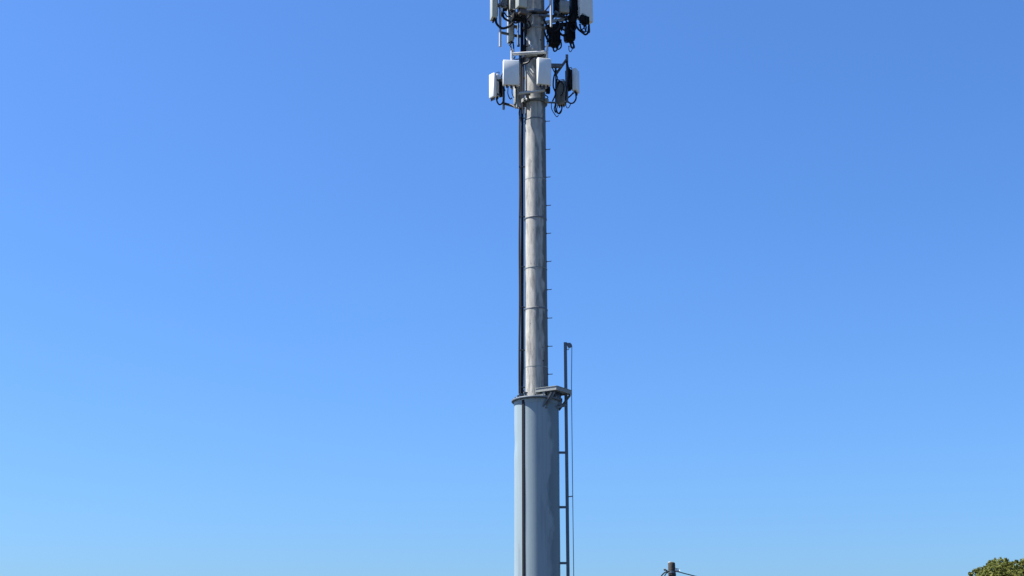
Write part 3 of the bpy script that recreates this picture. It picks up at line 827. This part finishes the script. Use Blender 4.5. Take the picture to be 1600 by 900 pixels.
def wire(pts, r_, label):
    c = thing('overhead_wire', pts[0], label, 'wire', 'wires at the utility pole')
    MB().tube(spline(pts, 8), r_, 6).build('strand', M['rubber'], c)
wire([at(1054, 893, YU - 0.12), at(1060, 893.6, YU - 0.12), at(1070, 896.2, YU), at(1085, 900, YU + 0.5), at(1150, 917, YU + 2), at(1300, 955, YU + 5), at(1500, 995, YU + 8), at(1640, 1005, YU + 10)], 0.020,
     'black overhead wire slanting down to the right of the utility pole')
wire([at(1046, 893, YU - 0.15), at(1040, 894, YU - 0.2), at(1035.5, 897.5, YU - 0.2), at(1033, 902, YU - 0.2), at(1033, 915, YU - 0.15), at(1040, 935, YU - 0.14), at(1046, 950, YU - 0.14)], 0.026,
     'thick black wire looping down to the left of the utility pole')
wire([at(1044, 894, YU - 0.15), at(1040, 897, YU - 0.16), at(1038.5, 903, YU - 0.16), at(1041, 916, YU - 0.15), at(1046, 925, YU - 0.14)], 0.02,
     'inner black wire loop close against the left of the utility pole')

# ------------------------------------------------------------------ tree at the lower right
YT = 60.0
tb = at(1660, 900, YT)
tree = thing('broadleaf_tree', (tb.x, YT + 1.0, 0), 'olive green broadleaf tree showing its crown in the lower right corner', 'tree')
cx, cy = tb.x, YT + 1.0
tr_ = MB()
tr_.tube(spline([(cx, cy, 0), (cx - 0.1, cy, 1.0), (cx + 0.1, cy + 0.1, 2.2), (cx, cy, 3.4)], 4), [0.32 - 0.012 * i for i in range(13)], 10)
tr_.build('trunk', M['bark'], tree)
clumps = []
def cl(px, py, v, r_): 
    p = at(px, py, YT + v); clumps.append((p, r_))
cl(1563, 911, -0.6, 0.92); cl(1590, 908, 0.2, 0.80); cl(1546, 923, -0.2, 0.80); cl(1539, 931, 0.4, 0.80)
cl(1608, 912, 0.6, 1.0); cl(1580, 925, -1.2, 0.95); cl(1554, 894, 0.0, 0.46); cl(1572, 893, 0.3, 0.48)
cl(1530, 909, 0.1, 0.32); cl(1540, 899, 0.2, 0.36); cl(1630, 900, 0.0, 0.9)
for (px, py, r_) in ((1517.5, 896.5, 0.09), (1524, 893.5, 0.13), (1531, 891, 0.14), (1516, 900, 0.06), (1548, 881, 0.15), (1554, 876.5, 0.13), (1563, 875.5, 0.10), (1572, 877, 0.14), (1582, 879.5, 0.07), (1588, 877.5, 0.08), (1597, 879, 0.15), (1540, 887, 0.11), (1605, 877, 0.2)):
    cl(px, py, random.uniform(-0.3, 0.5), r_)
for k in range(64):
    a = random.uniform(0, 2 * math.pi); rr = math.sqrt(random.random()) * 3.4
    zc = 3.0 + random.uniform(0, 1.0) * (1.9 * math.sqrt(max(0, 1 - (rr / 3.9) ** 2)) + 0.4)
    if rr * math.cos(a) > -0.9: zc += 0.45
    p = Vector((cx + rr * math.cos(a), cy + rr * math.sin(a), zc))
    clumps.append((p, random.uniform(0.6, 0.95)))
for i, (p, r_) in enumerate(clumps):
    if i % 3 == 0:
        s0 = Vector((cx, cy, 2.6 + random.random() * 0.8))
        mid = s0.lerp(p, 0.55) + Vector((0, 0, 0.25))
        MB().tube(spline([s0, mid, p], 5), [0.09 - 0.007 * j for j in range(11)], 6).build('limb', M['bark'], tree)
LV = []; LF = []
def leaves(p, r_, n):
    d = rng.normal(size=(n, 3)); d /= np.linalg.norm(d, axis=1)[:, None]
    ra = r_ * (0.35 + 0.7 * rng.random(n) ** 0.6)
    ra *= 1.0 + 0.16 * np.sin(d[:, 0] * 7 + p.x * 3) * np.sin(d[:, 2] * 8 + p.z * 5)
    c = np.array(p)[None, :] + d * ra[:, None]
    t1 = rng.normal(size=(n, 3)); t1 /= np.linalg.norm(t1, axis=1)[:, None]
    nn = d * 0.6 + rng.normal(size=(n, 3)) * 0.55 + np.array([0, 0, 0.35])
    t1 -= nn * (np.sum(t1 * nn, 1) / np.sum(nn * nn, 1))[:, None]
    t1 /= np.linalg.norm(t1, axis=1)[:, None]
    t2 = np.cross(nn, t1); t2 /= np.linalg.norm(t2, axis=1)[:, None]
    L_ = (0.045 + 0.05 * rng.random(n))[:, None]; W_ = L_ * 0.55
    q = np.stack([c - t1 * L_, c + t2 * W_ , c + t1 * L_, c - t2 * W_], 1)
    b0 = len(LV) * 0
    return q.reshape(-1, 3)
allq = []
for (p, r_) in clumps:
    allq.append(leaves(p, r_, int(2100 * (r_ / 0.9) ** 2) + (120 if r_ > 0.3 else 14)))
V_ = np.concatenate(allq)
F_ = np.arange(len(V_)).reshape(-1, 4)
me = bpy.data.meshes.new('crown')
me.from_pydata((V_ - np.array([cx, cy, 0])).tolist(), [], F_.tolist())
me.materials.append(M['leaf'])
cr_ = bpy.data.objects.new('crown', me); COL.objects.link(cr_); cr_.parent = tree
tag(cr_, kind='stuff')
